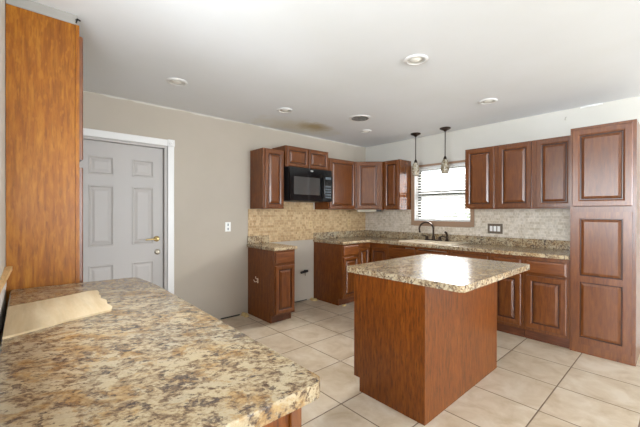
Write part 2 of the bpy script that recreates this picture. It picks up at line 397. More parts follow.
# wall beside the camera (behind the long counter)
FW = (1.97, 3.12, 1.10, 2.22)
struct('wall_front', grid(BM(), [0, FW[0], FW[1], 3.24], [0, FW[2], FW[3], CEIL], lambda u, w: not (FW[0] < u < FW[1] and FW[2] < w < FW[3]), -4.74, -4.62, 'Y'), M['wall_b'])
w4 = struct('window_4', grid(BM(), [FW[0], FW[0] + .05, 2.52, 2.57, FW[1] - .05, FW[1]], [FW[2], FW[2] + .05, FW[3] - .05, FW[3]], lambda u, w: not ((FW[0] + .05 < u < 2.52 or 2.57 < u < FW[1] - .05) and FW[2] + .05 < w < FW[3] - .05), -4.735, -4.70, 'Y'), M['white'])
link('pane', boxes((FW[0] + .04, FW[1] - .04, -4.72, -4.715, FW[2] + .04, FW[3] - .04)), M['glass'], w4)
# far walls of the room, out of view, with their windows
RW = (-3.25, -.45, .25, 2.38)
struct('wall_right', grid(BM(), [RY, RW[0], RW[1], 0], [0, RW[2], RW[3], CEIL], lambda u, w: not (RW[0] < u < RW[1] and RW[2] < w < RW[3]), RX, RX + .14, 'X'), M['wall_b'])
BW = (2.75, 6.45, .3, 2.38)
struct('wall_rear', grid(BM(), [0, BW[0], BW[1], RX], [0, BW[2], BW[3], CEIL], lambda u, w: not (BW[0] < u < BW[1] and BW[2] < w < BW[3]), RY - .14, RY, 'Y'), M['wall_b'])
w2 = struct('window_2', grid(BM(), [RW[0], RW[0] + .06, -1.88, -1.82, RW[1] - .06, RW[1]], [RW[2], RW[2] + .06, RW[3] - .06, RW[3]], lambda u, w: not ((RW[0] + .06 < u < -1.88 or -1.82 < u < RW[1] - .06) and RW[2] + .06 < w < RW[3] - .06), RX + .03, RX + .09, 'X'), M['white'])
w3 = struct('window_3', grid(BM(), [BW[0], BW[0] + .06, 4.57, 4.63, BW[1] - .06, BW[1]], [BW[2], BW[2] + .06, BW[3] - .06, BW[3]], lambda u, w: not ((BW[0] + .06 < u < 4.57 or 4.63 < u < BW[1] - .06) and BW[2] + .06 < w < BW[3] - .06), RY - .09, RY - .03, 'Y'), M['white'])
link('pane', boxes((RX + .055, RX + .06, RW[0] + .05, RW[1] - .05, RW[2] + .05, RW[3] - .05)), M['glass'], w2)
link('pane', boxes((BW[0] + .05, BW[1] - .05, RY - .06, RY - .055, BW[2] + .05, BW[3] - .05)), M['glass'], w3)

# door_1: jamb, slab with six panels, lever, deadbolt, casing
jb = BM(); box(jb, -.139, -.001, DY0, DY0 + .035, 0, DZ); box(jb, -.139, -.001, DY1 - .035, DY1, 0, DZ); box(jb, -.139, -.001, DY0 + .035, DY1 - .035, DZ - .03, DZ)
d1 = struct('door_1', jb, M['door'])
SY0, SY1, SZ1, SX = DY0 + .037, DY1 - .037, DZ - .032, -.045
cols = [(-4.085, -3.866), (-3.706, -3.492)]; rows = [(.22, .80), (.985, 1.595), (1.70, 1.885)]
ys = sorted([SY0, SY1] + [v for c in cols for v in c]); zs = sorted([.008, SZ1] + [v for c in rows for v in c])
inside = lambda u, w: any(a < u < b for a, b in cols) and any(a < w < b for a, b in rows)
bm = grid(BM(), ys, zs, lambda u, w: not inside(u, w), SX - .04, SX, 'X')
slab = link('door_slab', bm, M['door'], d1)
for a, b in cols:
    for c, d in rows:
        bm = BM(); rect_rings(bm, Vector((SX, a, c)), Y, X, b - a, d - c, [(0, -.02), (0, -.0005), (.005, .003), (.012, .003), (.019, -.002), (.026, -.005), (.034, -.005), (.052, -.001), (.056, -.0005)])
        link('door_panel', bm, M['door'], slab)
bm = BM(); lathe(bm, [(.0, .0), (.031, .0), (.031, .006), (.024, .012), (.013, .014), (.012, .045), (.0, .045)], (SX, -3.465, 1.036), 20, 'X')
tube(bm, [(SX + .04, -3.465, 1.036), (SX + .044, -3.50, 1.036), (SX + .044, -3.55, 1.034), (SX + .040, -3.585, 1.030)], [.011, .010, .008, .007])
link('lever_handle', bm, M['brass'], d1, smooth=True)
bm = BM(); lathe(bm, [(.0, 0), (.031, 0), (.030, .010), (.020, .014), (.018, .024), (.0, .024)], (SX, -3.457, .892), 20, 'X'); box(bm, SX + .022, SX + .034, -3.461, -3.453, .877, .907, .002)
link('deadbolt', bm, M['nickel'], d1, smooth=True)
bm = BM(); lathe(bm, [(0, 0), (.006, 0), (.006, .09), (0, .09)], (SX + .004, SY1 + .001, .24), 10); lathe(bm, [(0, 0), (.006, 0), (.006, .09), (0, .09)], (SX + .004, SY1 + .001, 1.77), 10)
bm.free()
cs = BM(); box(cs, .0005, .018, DY1 - .005, DY1 + .062, 0, DZ, .004); box(cs, .0005, .018, DY0 - .062, DY0 + .005, 0, DZ, .004); box(cs, .0005, .018, DY0, DY1, DZ - .004, DZ + .066, .004)
box(cs, .0005, .026, DY1 - .007, DY1 + .066, DZ - .006, DZ + .070, .003); box(cs, .0005, .026, DY0 - .066, DY0 + .007, DZ - .006, DZ + .070, .003)
struct('trim_1', cs, M['white'])
bm = BM(); lathe(bm, [(0, .026), (.026, .026), (.024, .031), (.012, .029), (.008, .033), (0, .033)], (0, DY1 + .030, DZ + .032), 18, 'X'); link('rosette', bm, M['white'], bpy.data.objects['trim_1'], smooth=True)

# window_1 over the sink: metal frame with two sashes, panes
fr = grid(BM(), [WX0, WX0 + .035, WX1 - .035, WX1], [WZ0, WZ0 + .03, 1.60, 1.632, WZ1 - .03, WZ1], lambda u, w: not (WX0 + .035 < u < WX1 - .035 and (WZ0 + .03 < w < 1.60 or 1.632 < w < WZ1 - .03)), .085, .12, 'Y')
w1 = struct('window_1', fr, M['alu'])
for a, b in ((WZ0 + .031, 1.599), (1.633, WZ1 - .031)):
    s_ = link('sash', grid(BM(), [WX0 + .036, WX0 + .056, WX1 - .056, WX1 - .036], [a, a + .02, b - .02, b], lambda u, w: not (WX0 + .056 < u < WX1 - .056 and a + .02 < w < b - .02), .09, .115, 'Y'), M['alu'], w1)
    link('pane', boxes((WX0 + .05, WX1 - .05, .101, .104, a + .015, b - .015)), M['glass'], s_)
cs = BM(); box(cs, .948, WX0 + .002, -.020, -.0085, WZ0 - .07, WZ1 + .028, .002); box(cs, WX1 - .002, 1.925, -.020, -.0085, WZ0 - .07, WZ1 + .028, .002)
box(cs, WX0, WX1, -.020, -.0085, WZ0 - .075, WZ0 + .003, .002); box(cs, WX0, WX1, -.020, -.0085, WZ1 - .003, WZ1 + .028, .002)
jm = BM()
for b in ((WX0, WX0 + .012, -.010, .085, WZ0, WZ1), (WX1 - .012, WX1, -.010, .085, WZ0, WZ1), (WX0, WX1, -.010, .085, WZ0, WZ0 + .012), (WX0, WX1, -.010, .085, WZ1 - .012, WZ1)): box(jm, *b)
link('jamb', jm, M['white'], struct('trim_2', cs, M['casing']))
# ragged caulk line where ceiling and left wall meet
bm = BM(); y = -4.6; prev = None
while y < -.05:
    z = CEIL - random.uniform(.006, .022); x = random.uniform(.004, .010)
    cur = [bm.verts.new((.0005, y, CEIL - .0005)), bm.verts.new((x, y, CEIL - .0005)), bm.verts.new((.0005, y, z))]
    if prev:
        for a, b in ((0, 1), (1, 2), (2, 0)): bm.faces.new([prev[a], prev[b], cur[b], cur[a]])
    else: bm.faces.new(cur)
    prev = cur; y += random.uniform(.03, .14)
bm.faces.new(prev[::-1]); struct('trim_3', bm, M['wall_b'])

# ------------------------------------------------------------------ cabinets
BH = .872      # height of a base cabinet under its worktop
def carc(t, x0, x1, y0, y1, z0, z1, mat, bev=.0015, name='carcass'): return link(name, box(BM(), x0, x1, y0, y1, z0, z1, bev), mat, t)

# --- base cabinet beside the range gap, left wall
t = thing('base_cabinet', (.30, -2.21, 0), 'narrow single-door base cabinet standing alone left of the empty range gap', 'cabinet', 'base cabinets')
sp = BM()
pts = [(0.001, .0), (.535, .0), (.535, .10), (.592, .10), (.592, BH), (0.001, BH)]
def side_panel(x_pts, y0, y1):
    bm = BM(); a = [bm.verts.new((x, y0, z)) for x, z in x_pts]; b = [bm.verts.new((x, y1, z)) for x, z in x_pts]; n = len(a)
    bm.faces.new(a); bm.faces.new(b[::-1])
    for i in range(n): bm.faces.new([a[i], a[(i + 1) % n], b[(i + 1) % n], b[i]])
    return bm
sp.free()
link('side_panel', side_panel(pts, -2.362, -2.346), M['panel'], t)
link('side_panel', side_panel(pts, -2.074, -2.058), M['panel'], t)
carc(t, .002, .590, -2.345, -2.075, .10, BH - .002, M['cherry'])
link('face_frame', grid(BM(), [-2.362, -2.326, -2.094, -2.058], [.10, .135, .69, .715, .84, BH], lambda u, w: not (-2.326 < u < -2.094 and (.135 < w < .69 or .715 < w < .84)), .592, .611, 'X'), M['cherry'], t)
link('toe_kick', boxes((.515, .534, -2.345, -2.075, 0, .10)), M['toe'], t)
drawer(t, (.611, -2.348, .715), Y, X, .276, .137, M['cherry_y'])
door(t, (.611, -2.348, .118), Y, X, .276, .572, stile=.05)

# --- left-wall leg of the L: drawer and door unit next to the gap
t = thing('base_cabinet', (.30, -1.05, 0), 'drawer-over-door base cabinet at the left end of the L-shaped worktop, beside the range gap', 'cabinet', 'base cabinets')
link('side_panel', side_panel(pts, -1.222, -1.206), M['panel'], t)
carc(t, .002, .590, -1.205, -.882, .10, BH - .002, M['cherry'])
link('face_frame', grid(BM(), [-1.222, -1.186, -.915, -.880], [.10, .135, .69, .715, .84, BH], lambda u, w: not (-1.186 < u < -.915 and (.135 < w < .69 or .715 < w < .84)), .592, .611, 'X'), M['cherry'], t)
link('toe_kick', boxes((.515, .534, -1.205, -.882, 0, .10)), M['toe'], t)
drawer(t, (.611, -1.205, .715), Y, X, .312, .137, M['cherry_y'])
door(t, (.611, -1.205, .118), Y, X, .312, .572, stile=.05)

# --- corner unit with the folding corner door
t = thing('corner_base_cabinet', (.35, -.35, 0), 'corner base cabinet with two folding door leaves in the inside corner of the L', 'cabinet', 'base cabinets')
bm = prism(BM(), [(.002, -.878), (.590, -.878), (.590, -.592), (.938, -.592), (.938, -.002), (.002, -.002)], .10, BH - .002); link('carcass', bm, M['cherry'], t)
link('face_frame', boxes((.592, .608, -.878, -.858, .10, BH), (.918, .938, -.608, -.592, .10, BH), (.592, .608, -.858, -.594, .80, BH), (.609, .918, -.608, -.592, .80, BH)), M['cherry'], t)
door(t, (.592, -.855, .118), Y, X, .224, .675, stile=.045)
door(t, (.632, -.592, .118), X, -Y, .284, .675, stile=.045)
link('toe_kick', boxes((.515, .534, -.878, -.534, 0, .10), (.534, .938, -.553, -.534, 0, .10)), M['toe'], t)

# --- back-wall base units
def base_back(x0, x1, label, n, false=False, ff=.036, cname='base_cabinet'):
    t = thing(cname, ((x0 + x1) / 2, -.30, 0), label, 'cabinet', 'base cabinets')
    carc(t, x0 + .001, x1 - .001, -.590, -.002, .10, BH - .14 if false else BH - .002, M['cherry'])
    xs = [x0, x0 + ff]; w = (x1 - x0 - 2 * ff - (n - 1) * ff) / n
    for k in range(n): xs += [xs[-1] + w] + ([xs[-1] + w + ff] if k < n - 1 else [])
    xs.append(x1)
    op = [(xs[1 + 2 * k], xs[2 + 2 * k]) for k in range(n)]
    link('face_frame', grid(BM(), xs, [.10, .135, .69, .715, .84, BH], lambda u, w_: not (any(a < u < b for a, b in op) and (.135 < w_ < .69 or .715 < w_ < .84)), -.611, -.592, 'Y'), M['cherry'], t)
    for a, b in op:
        drawer(t, (a - .012, -.611, .700), X, -Y, b - a + .024, .132, M['cherry_x'], 'false_front' if false else 'drawer_front')
        door(t, (a - .012, -.611, .130), X, -Y, b - a + .024, .546)
    link('toe_kick', boxes((x0 + .001, x1 - .001, -.580, -.560, 0, .099)), M['toe'], t)
    return t
base_back(.940, 1.866, 'wide sink base cabinet with two plain false fronts under the sink', 2, True, .03, 'sink_base_cabinet')
base_back(1.868, 2.36, 'base cabinet hidden low behind the island, just right of the sink base', 1)
base_back(2.362, 2.694, 'base cabinet half hidden by the island, second one left of the tall pantry', 1)
base_back(2.696, 3.090, 'base cabinet with drawer and door directly left of the tall pantry', 1)

# --- tall pantry at the right
t = thing('pantry_cabinet', (3.323, -.30, 0), 'tall brown pantry cabinet with upper door and long two-panel lower door, at right edge', 'cabinet')
P0, P1, PT = 3.092, 3.556, 2.140
carc(t, P0, P1, -.592, -.002, .0, PT, M['cherry'])
link('face_frame', grid(BM(), [P0, P0 + .022, P1 - .030, P1], [.0, .10, 1.335, 1.385, PT - .03, PT], lambda u, w: not (P0 + .022 < u < P1 - .03 and (.10 < w < 1.335 or 1.385 < w < PT - .03)), -.612, -.593, 'Y'), M['cherry'], t)
door(t, (P0 + .016, -.612, 1.390), X, -Y, .424, .725, stile=.062)
bm = BM(); O = Vector((P0 + .016, -.612, .092)); dw, dh, tt = .424, 1.245, .020; mid = .615
zz = [(0.0, mid), (mid, dh)]
xs = [0, .062, dw - .062, dw]; zs = [0, .062, mid - .03, mid + .03, dh - .062, dh]
grid(bm, [O.x + a for a in xs], [O.z + a for a in zs], lambda u, w: not (O.x + .062 < u < O.x + dw - .062 and (O.z + .062 < w < O.z + mid - .03 or O.z + mid + .03 < w < O.z + dh - .062)), O.y - .0005, O.y - tt, 'Y')
bevel_where(bm, lambda a, b: abs(a.y - (O.y - tt)) < 1e-5 and abs(b.y - (O.y - tt)) < 1e-5 and ((abs(a.x - b.x) < 1e-6 and any(abs(a.x - O.x - q) < 1e-5 for q in (0, .062, dw - .062, dw)) and not any(abs(a.x - O.x - q) < 1e-5 and (O.z + mid - .031 < (a.z + b.z) / 2 < O.z + mid + .031 or (a.z + b.z) / 2 < O.z + .062 or (a.z + b.z) / 2 > O.z + dh - .062) for q in (.062, dw - .062)))), .004, 2)
dl = link('door', bm, M['cherry'], t)
for a, b in ((.062, mid - .03), (mid + .03, dh - .062)):
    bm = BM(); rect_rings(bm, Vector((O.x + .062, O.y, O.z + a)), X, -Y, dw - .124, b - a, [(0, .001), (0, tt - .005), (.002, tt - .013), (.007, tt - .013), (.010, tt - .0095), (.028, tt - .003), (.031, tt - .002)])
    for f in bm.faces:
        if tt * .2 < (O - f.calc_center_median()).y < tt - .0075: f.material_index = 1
    link('raised_panel', bm, [M['cherry'], M['glaze_shade']], dl)
link('base_moulding', boxes((P0 + .001, P1, -.6125, -.60, .0, .085)), M['toe'], t) if False else None

# --- wall cabinets
U0, U1 = 1.375, 2.137
def wall_cab(name, label, x0, x1, y0, y1, z0, z1, face, openings, mat=None):
    t = thing(name, ((x0 + x1) / 2, (y0 + y1) / 2, z0), label, 'cabinet', 'wall cabinets')
    if face == 'X':
        carc(t, x0, x1 - .018, y0, y1, z0, z1, M['panel'])
        us = [y0] + [v for o in openings for v in (o[0] + .012, o[1] - .012)] + [y1]
        link('face_frame', grid(BM(), us, [z0, z0 + .03, z1 - .03, z1], lambda u, w: not (any(a + .012 < u < b - .012 for a, b in openings) and z0 + .03 < w < z1 - .03), x1 - .018, x1, 'X'), M['cherry'], t)
        for a, b in openings: door(t, (x1, a, z0 + .012), Y, X, b - a, z1 - z0 - .026, stile=.052 if z1 - z0 > .4 else .045)
    else:
        carc(t, x0, x1, y0 + .018, y1, z0, z1, M['panel'])
        us = [x0] + [v for o in openings for v in (o[0] + .012, o[1] - .012)] + [x1]
        link('face_frame', grid(BM(), us, [z0, z0 + .03, z1 - .03, z1], lambda u, w: not (any(a + .012 < u < b - .012 for a, b in openings) and z0 + .03 < w < z1 - .03), y0, y0 + .018, 'Y'), M['cherry'], t)
        for a, b in openings: door(t, (a, y0, z0 + .012), X, -Y, b - a, z1 - z0 - .026, stile=.056)
    return t
wall_cab('wall_cabinet', 'narrow wall cabinet hanging left of the black microwave', .001, .310, -2.330, -2.010, U0, U1, 'X', [(-2.300, -2.025)])
wall_cab('wall_cabinet', 'short two-door wall cabinet hanging right above the black microwave', .001, .310, -1.985, -1.208, 1.935, 2.215, 'X', [(-1.965, -1.605), (-1.588, -1.226)])
wall_cab('wall_cabinet', 'wall cabinet hanging between the microwave and the diagonal corner cabinet', .001, .310, -1.204, -.622, U0, U1, 'X', [(-1.185, -.640)])
t = thing('corner_wall_cabinet', (.25, -.25, U0), 'diagonal-front wall cabinet hanging in the room corner', 'cabinet', 'wall cabinets')
a_, b_ = Vector((.310, -.620, 0)), Vector((.625, -.310, 0)); dU = (b_ - a_).normalized(); dN = Vector((dU.y, -dU.x, 0))
link('carcass', prism(BM(), [(.001, -.001), (.001, -.620), (.300, -.620), (.612, -.310), (.625, -.310), (.625, -.001)], U0, U1), M['panel'], t)
L_ = (b_ - a_).length; oo = Vector((.300, -.620, U0)) 
bm = BM(); rect_rings(bm, oo + dU * .004, dU, dN, L_ - .02, U1 - U0, [(0, .0), (0, .012)]); 
bmesh.ops.delete(bm, geom=[], context='VERTS'); link('face_frame', bm, M['cherry'], t)
door(t, oo + dU * .03 + dN * .0125 + Z * .012, dU, dN, L_ - .075, U1 - U0 - .026)
tw = wall_cab('wall_cabinet', 'narrow wall cabinet hanging immediately left of the sink window', .630, .930, -.310, -.001, U0, U1, 'Y', [(.660, .920)])
link('end_panel', boxes((.9305, .9355, -.309, -.001, U0, U1)), M['melamine'], tw)
wall_cab('wall_cabinet', 'two-door wall cabinet hanging immediately right of the sink window', 1.932, 2.702, -.310, -.001, U0, U1, 'Y', [(1.945, 2.288), (2.334, 2.682)])
wall_cab('wall_cabinet', 'single-door wall cabinet hanging against the left side of the tall pantry', 2.704, 3.090, -.310, -.001, U0, U1, 'Y', [(2.728, 3.060)])

# --- tall shallow cabinet at the far left, at the end of the long counter
t = thing('tall_cabinet', (1.15, -4.46, 0), 'tall honey oak cabinet seen from its flat side at the far left, past the counter', 'cabinet')
link('side_panel', box(BM(), 1.424, 1.440, -4.618, -4.322, 0, 2.432, .001), M['oak'], t)
carc(t, .86, 1.423, -4.618, -4.322, 0, 2.43, M['oak'])
link('face_frame', grid(BM(), [.86, .90, 1.405, 1.442], [0, .11, 1.59, 1.645, 2.39, 2.432], lambda u, w: not (.90 < u < 1.405 and (.11 < w < 1.59 or 1.645 < w < 2.39)), -4.321, -4.302, 'Y'), M['oak'], t)
door(t, (1.428, -4.302, 1.640), -X, Y, .555, .735)
door(t, (1.428, -4.302, .10), -X, Y, .555, 1.495)
struct('trim_4', boxes((.86, 1.440, -4.618, -4.312, 2.433, CEIL - .001)), M['putty'])
bm = BM(); tube(bm, [(1.436, -4.318, 2.460), (1.452, -4.312, 2.462), (1.462, -4.300, 2.452)], .0045, 8); tube(bm, [(1.452, -4.312, 2.462), (1.452, -4.318, 2.438)], .004, 8)
tag(link('ceiling_hook', bm, M['blackm'], smooth=True), 'small dark bent hook sticking out above the tall oak cabinet', 'hook')

# --- long counter base near the camera
t = thing('peninsula_cabinet', (2.3, -4.3, 0), 'brown base cabinet below the long speckled counter in the foreground', 'cabinet')
carc(t, 1.452, 3.185, -4.600, -4.055, .10, BH - .001, M['panel'])
link('end_panel', box(BM(), 3.186, 3.202, -4.600, -4.036, .0, BH - .001, .001), M['panel'], t)
link('face_frame', grid(BM(), [1.452, 1.50, 2.00, 2.04, 2.58, 2.62, 3.16, 3.202], [.10, .135, .69, .715, .835, BH - .001], lambda u, w: not (any(a < u < b for a, b in ((1.5, 2.0), (2.04, 2.58), (2.62, 3.16))) and (.135 < w < .69 or .715 < w < .835)), -4.054, -4.035, 'Y'), M['cherry'], t)
link('corner_post', box(BM(), 3.203, 3.212, -4.062, -4.030, 0, BH - .001, .002), M['cherry'], t)
for a, b in ((1.5, 2.0), (2.04, 2.58), (2.62, 3.16)):
    drawer(t, (b + .012, -4.035, .705), -X, Y, b - a + .024, .135, M['cherry_x']); door(t, (b + .012, -4.035, .125), -X, Y, b - a + .024, .56)
link('toe_kick', boxes((1.46, 3.185, -4.10, -4.08, 0, .099)), M['toe'], t)

# --- island
I0, I1, J0, J1 = 2.172, 2.764, -2.690, -1.532
t = thing('island_cabinet', (2.47, -2.11, 0), 'freestanding brown island cabinet with plain veneer sides in the middle of the floor', 'island')
nt = [(I0, .10), (I0 + .055, .10), (I0 + .055, 0), (I1 - .012, 0), (I1 - .012, BH), (I0, BH)]
link('end_panel', side_panel(nt, J0, J0 + .014), M['panel'], t)
link('end_panel', side_panel(nt, J1 - .014, J1), M['panel'], t)
link('back_panel', box(BM(), I1 - .011, I1, J0 - .001, J1, 0, BH, .001), M['panel'], t)
carc(t, I0 + .020, I1 - .013, J0 + .015, J1 - .015, .10, BH - .002, M['cherry'])
link('toe_kick', boxes((I0 + .057, I0 + .075, J0 + .015, J1 - .015, 0, .099)), M['toe'], t)
link('face_frame', grid(BM(), [J0 + .015, J0 + .05, -2.13, -2.09, J1 - .05, J1 - .015], [.10, .135, .69, .715, .84, BH - .001], lambda u, w: not ((J0 + .05 < u < -2.13 or -2.09 < u < J1 - .05) and (.135 < w < .69 or .715 < w < .84)), I0 + .001, I0 + .019, 'X'), M['cherry'], t)
for a, b in ((J0 + .05, -2.13), (-2.09, J1 - .05)):
    drawer(t, (I0 + .001, b + .012, .705), -Y, -X, b - a + .024, .14, M['cherry_y']); door(t, (I0 + .001, b + .012, .125), -Y, -X, b - a + .024, .56)

# ------------------------------------------------------------------ worktops
CT, CB = .914, .8735
def round_poly(pts, radii, n=10):
    out = []
    for i, p in enumerate(pts):
        p = Vector(p); a = Vector(pts[i - 1]); b = Vector(pts[(i + 1) % len(pts)]); r = radii[i]
        if r == 0: out.append((p.x, p.y)); continue
        da, db = (a - p).normalized(), (b - p).normalized()
        for k in range(n + 1):
            s = k / n; q = (p + da * r) * (1 - s) ** 2 + p * 2 * s * (1 - s) + (p + db * r) * s ** 2; out.append((q.x, q.y))
    return out
def top_slab(pts, bev=.006):
    bm = prism(BM(), pts, CB, CT)
    bevel_where(bm, lambda a, b: abs(a.z - b.z) < 1e-6, bev, 3)
    return bm
tag(link('countertop', top_slab(round_poly([(2.092, -2.702), (3.008, -2.702), (3.008, -1.502), (2.092, -1.502)], [.03, .03, .03, .03])), M['granite_grey']), 'square speckled laminate worktop on the island, overhanging one side', 'countertop', 'laminate worktops')
tag(link('countertop', top_slab(round_poly([(1.446, -4.601), (3.252, -4.601), (3.252, -3.988), (1.80, -3.984), (1.50, -4.015)], [0, 0, .035, .1, .05])), M['granite']), 'long speckled tan and brown laminate counter filling the lower left foreground', 'countertop', 'laminate worktops')
t = thing('countertop', (.32, -2.21, CB), 'small speckled worktop piece on the lone narrow cabinet left of the range gap', 'countertop', 'laminate worktops')
link('slab', top_slab([(.002, -2.382), (.642, -2.382), (.642, -2.040), (.002, -2.040)], .010), M['granite_grey'], t)
link('backsplash', box(BM(), .0095, .024, -2.375, -2.048, CT, 1.016, .003), M['granite_grey'], t)
t = thing('countertop', (.32, -.32, CB), 'long L-shaped speckled worktop along the corner, sink wall and up to the pantry', 'countertop', 'laminate worktops')
hx0, hx1, hy0, hy1 = 1.10, 1.84, -.505, -.145
bm = grid(BM(), [.002, .642, hx0, hx1, 3.089], [-1.238, -.642, hy0, hy1, -.002], lambda u, w: (u < .642 or w > -.642) and not (hx0 < u < hx1 and hy0 < w < hy1), CB, CT, 'Z')
def front_edge(a, b):
    if abs(a.z - b.z) > 1e-6: return False
    if abs(a.x - .642) < 1e-5 and abs(b.x - .642) < 1e-5 and max(a.y, b.y) < -.64: return True
    if abs(a.y + .642) < 1e-5 and abs(b.y + .642) < 1e-5 and min(a.x, b.x) > .64: return True
    return abs(a.y + 1.238) < 1e-5 and abs(b.y + 1.238) < 1e-5
bevel_where(bm, front_edge, .010, 3)
link('slab', bm, M['granite_grey'], t)
link('backsplash', boxes((.0095, .022, -1.236, -.0095, CT, 1.016, .002), (.022, 3.089, -.022, -.0095, CT, 1.016, .002)), M['granite_grey'], t)

# wooden ledge and white board behind the long counter
t = thing('wall_ledge', (2.4, -4.61, .93), 'pale wooden ledge on a white board along the wall at the far left edge', 'ledge')
link('ledge_board', prism(BM(), [(1.545, -4.6195), (1.536, -4.591), (2.16, -4.6105), (3.2, -4.612), (3.2, -4.6195)], 1.030, 1.050), M['ledge'], t)
link('apron', boxes((1.56, 3.2, -4.6195, -4.6125, .955, 1.0295)), M['white'], t)

# raw board lying on the counter
pts_b = [(1.80, -4.262), (1.86, -4.262), (1.885, -4.272), (1.945, -4.268), (1.99, -4.277), (2.05, -4.262), (2.13, -4.270), (2.19, -4.262), (2.245, -4.275), (2.262, -4.33), (2.29, -4.42), (2.33, -4.50), (2.372, -4.598), (1.905, -4.598), (1.875, -4.50), (1.83, -4.38), (1.79, -4.30)]
bm = prism(BM(), pts_b, CT + .0005, CT + .0075)
tag(link('plywood_board', bm, M['ply']), 'thin raw wood sheet with a broken edge lying on the long counter', 'board')

# ------------------------------------------------------------------ tile backsplashes
bm = grid(BM(), [-2.362, -2.05, -2.01, -1.24, -1.0, -.009], [.914, .93, 1.017, U0 - .001, 1.478], lambda u, w: (w > .93 or u > -2.05 and u < -1.24) and (w < U0 - .001 or -2.009 < u < -1.24), .0005, .009, 'X')
tag(link('tile_backsplash', bm, M['mosaic_a']), 'tan mosaic tile backsplash on the left wall under the microwave', 'backsplash', 'mosaic backsplashes')
bm = grid(BM(), [.001, .947, 1.926, 3.090], [1.0165, WZ0 - .076, U0 - .001], lambda u, w: not (.947 < u < 1.926 and w > WZ0 - .076), -.009, -.0005, 'Y')
tag(link('tile_backsplash', bm, M['mosaic_b']), 'pale mosaic tile backsplash on the sink wall around the window bottom', 'backsplash', 'mosaic backsplashes')

# ------------------------------------------------------------------ microwave
t = thing('microwave', (.2, -1.60, 1.482), 'black over-the-range microwave hanging under the short wall cabinet', 'microwave')
mx0, my0, my1, mz0, mz1 = .0005 + .010, -1.978, -1.214, 1.482, 1.932
link('body', box(BM(), .012, .375, my0, my1, mz0, mz1 - .001, .003), M['blackm'], t)
link('vent_grille', boxes((.3755, .392, my0, my1, mz1 - .075, mz1 - .002), *[(.392, .396, my0 + .03, my1 - .03, mz1 - .068 + k * .012, mz1 - .062 + k * .012) for k in range(5)]), M['black'], t)
dd = link('door', grid(BM(), [my0, my0 + .065, my1 - .235, my1 - .165], [mz0 + .004, mz0 + .085, mz1 - .125, mz1 - .077], lambda u, w: not (my0 + .065 < u < my1 - .235 and mz0 + .085 < w < mz1 - .125), .3755, .402, 'X'), M['black'], t)
link('window', boxes((.380, .400, my0 + .066, my1 - .236, mz0 + .086, mz1 - .126)), M['mwglass'], dd)
hb = BM(); yy = my1 - .185
tube(hb, [(.400, yy, mz0 + .05), (.428, yy, mz0 + .062), (.436, yy, mz0 + .12), (.438, yy, mz0 + .19), (.436, yy, mz0 + .26), (.428, yy, mz0 + .322), (.400, yy, mz0 + .335)], .013)
link('handle', hb, M['black'], dd, smooth=True)
cp = link('control_panel', box(BM(), .3755, .402, my1 - .163, my1, mz0 + .004, mz1 - .077, .002), M['black'], t)
link('display', boxes((.4021, .404, my1 - .135, my1 - .03, mz1 - .135, mz1 - .100)), M['display'], cp)
for r in range(5):
    for c in range(3): link('button', boxes((.4021, .4035, my1 - .137 + c * .038, my1 - .108 + c * .038, mz0 + .05 + r * .038, mz0 + .072 + r * .038)), M['display'], cp)
bm = BM(); lathe(bm, [(.0, .0), (1, 0), (1, .003), (0, .003)], (0, 0, 0), 24, 'X')
for v in bm.verts: v.co = Vector((.3965 + v.co.x, -1.60 + v.co.y * .026, mz1 - .036 + v.co.z * .012))
link('badge', bm, M['steel'], t)

# ------------------------------------------------------------------ sink, faucet
t = thing('kitchen_sink', (1.47, -.32, .75), 'biscuit double-bowl drop-in sink set in the worktop below the window', 'sink')
bx = [(1.135, 1.455), (1.485, 1.805)]
rim = grid(BM(), [1.075, 1.135, 1.455, 1.485, 1.805, 1.865], [-.535, -.485, -.175, -.050], lambda u, w: not (any(a < u < b for a, b in bx) and -.485 < w < -.175), CT + .0005, CT + .010, 'Z')
bevel_where(rim, lambda a, b: abs(a.z - b.z) < 1e-6 and a.z > CT + .009 and ((abs(a.x - b.x) < 1e-6 and (abs(a.x - 1.075) < 1e-5 or abs(a.x - 1.865) < 1e-5)) or (abs(a.y - b.y) < 1e-6 and (abs(a.y + .535) < 1e-5 or abs(a.y + .05) < 1e-5))), .006, 3)
link('rim', rim, M['sink'], t)
for a, b in bx:
    bm = BM()
    R = []
    for ins, z in ((0, CT + .009), (.012, CT - .10), (.03, CT - .165)):
        R.append([bm.verts.new(p + (z,)) for p in ((a + ins, -.485 + ins), (b - ins, -.485 + ins), (b - ins, -.175 - ins), (a + ins, -.175 - ins))])
    for p, q in zip(R, R[1:]):
        for k in range(4): bm.faces.new([p[k], p[(k + 1) % 4], q[(k + 1) % 4], q[k]])
    bm.faces.new(R[-1])
    bw = link('bowl', bm, M['sink'], t)
    bm = BM(); lathe(bm, [(0, 0), (.04, 0), (.04, .003), (.03, .001), (0, .001)], ((a + b) / 2, -.33, CT - .1645), 20); link('drain', bm, M['steel'], bw)
FZ = CT + .0105; fx, fy = 1.375, -.105
t = thing('faucet', (fx, fy, FZ), 'dark bronze gooseneck faucet with two lever handles behind the sink', 'faucet')
bm = prism(BM(), round_poly([(fx - .135, fy - .028), (fx + .135, fy - .028), (fx + .135, fy + .028), (fx - .135, fy + .028)], [.027] * 4), FZ, FZ + .014); link('base_plate', bm, M['bronze'], t, smooth=False)
bm = BM(); lathe(bm, [(.024, FZ + .014), (.022, FZ + .05), (.015, FZ + .07), (.0, FZ + .07)], (fx, fy, 0), 18)
sdx, sdy = Vector((-.80, -.60, 0)).x, -.60
pt = [(fx, fy, FZ + .06), (fx, fy, FZ + .15)]
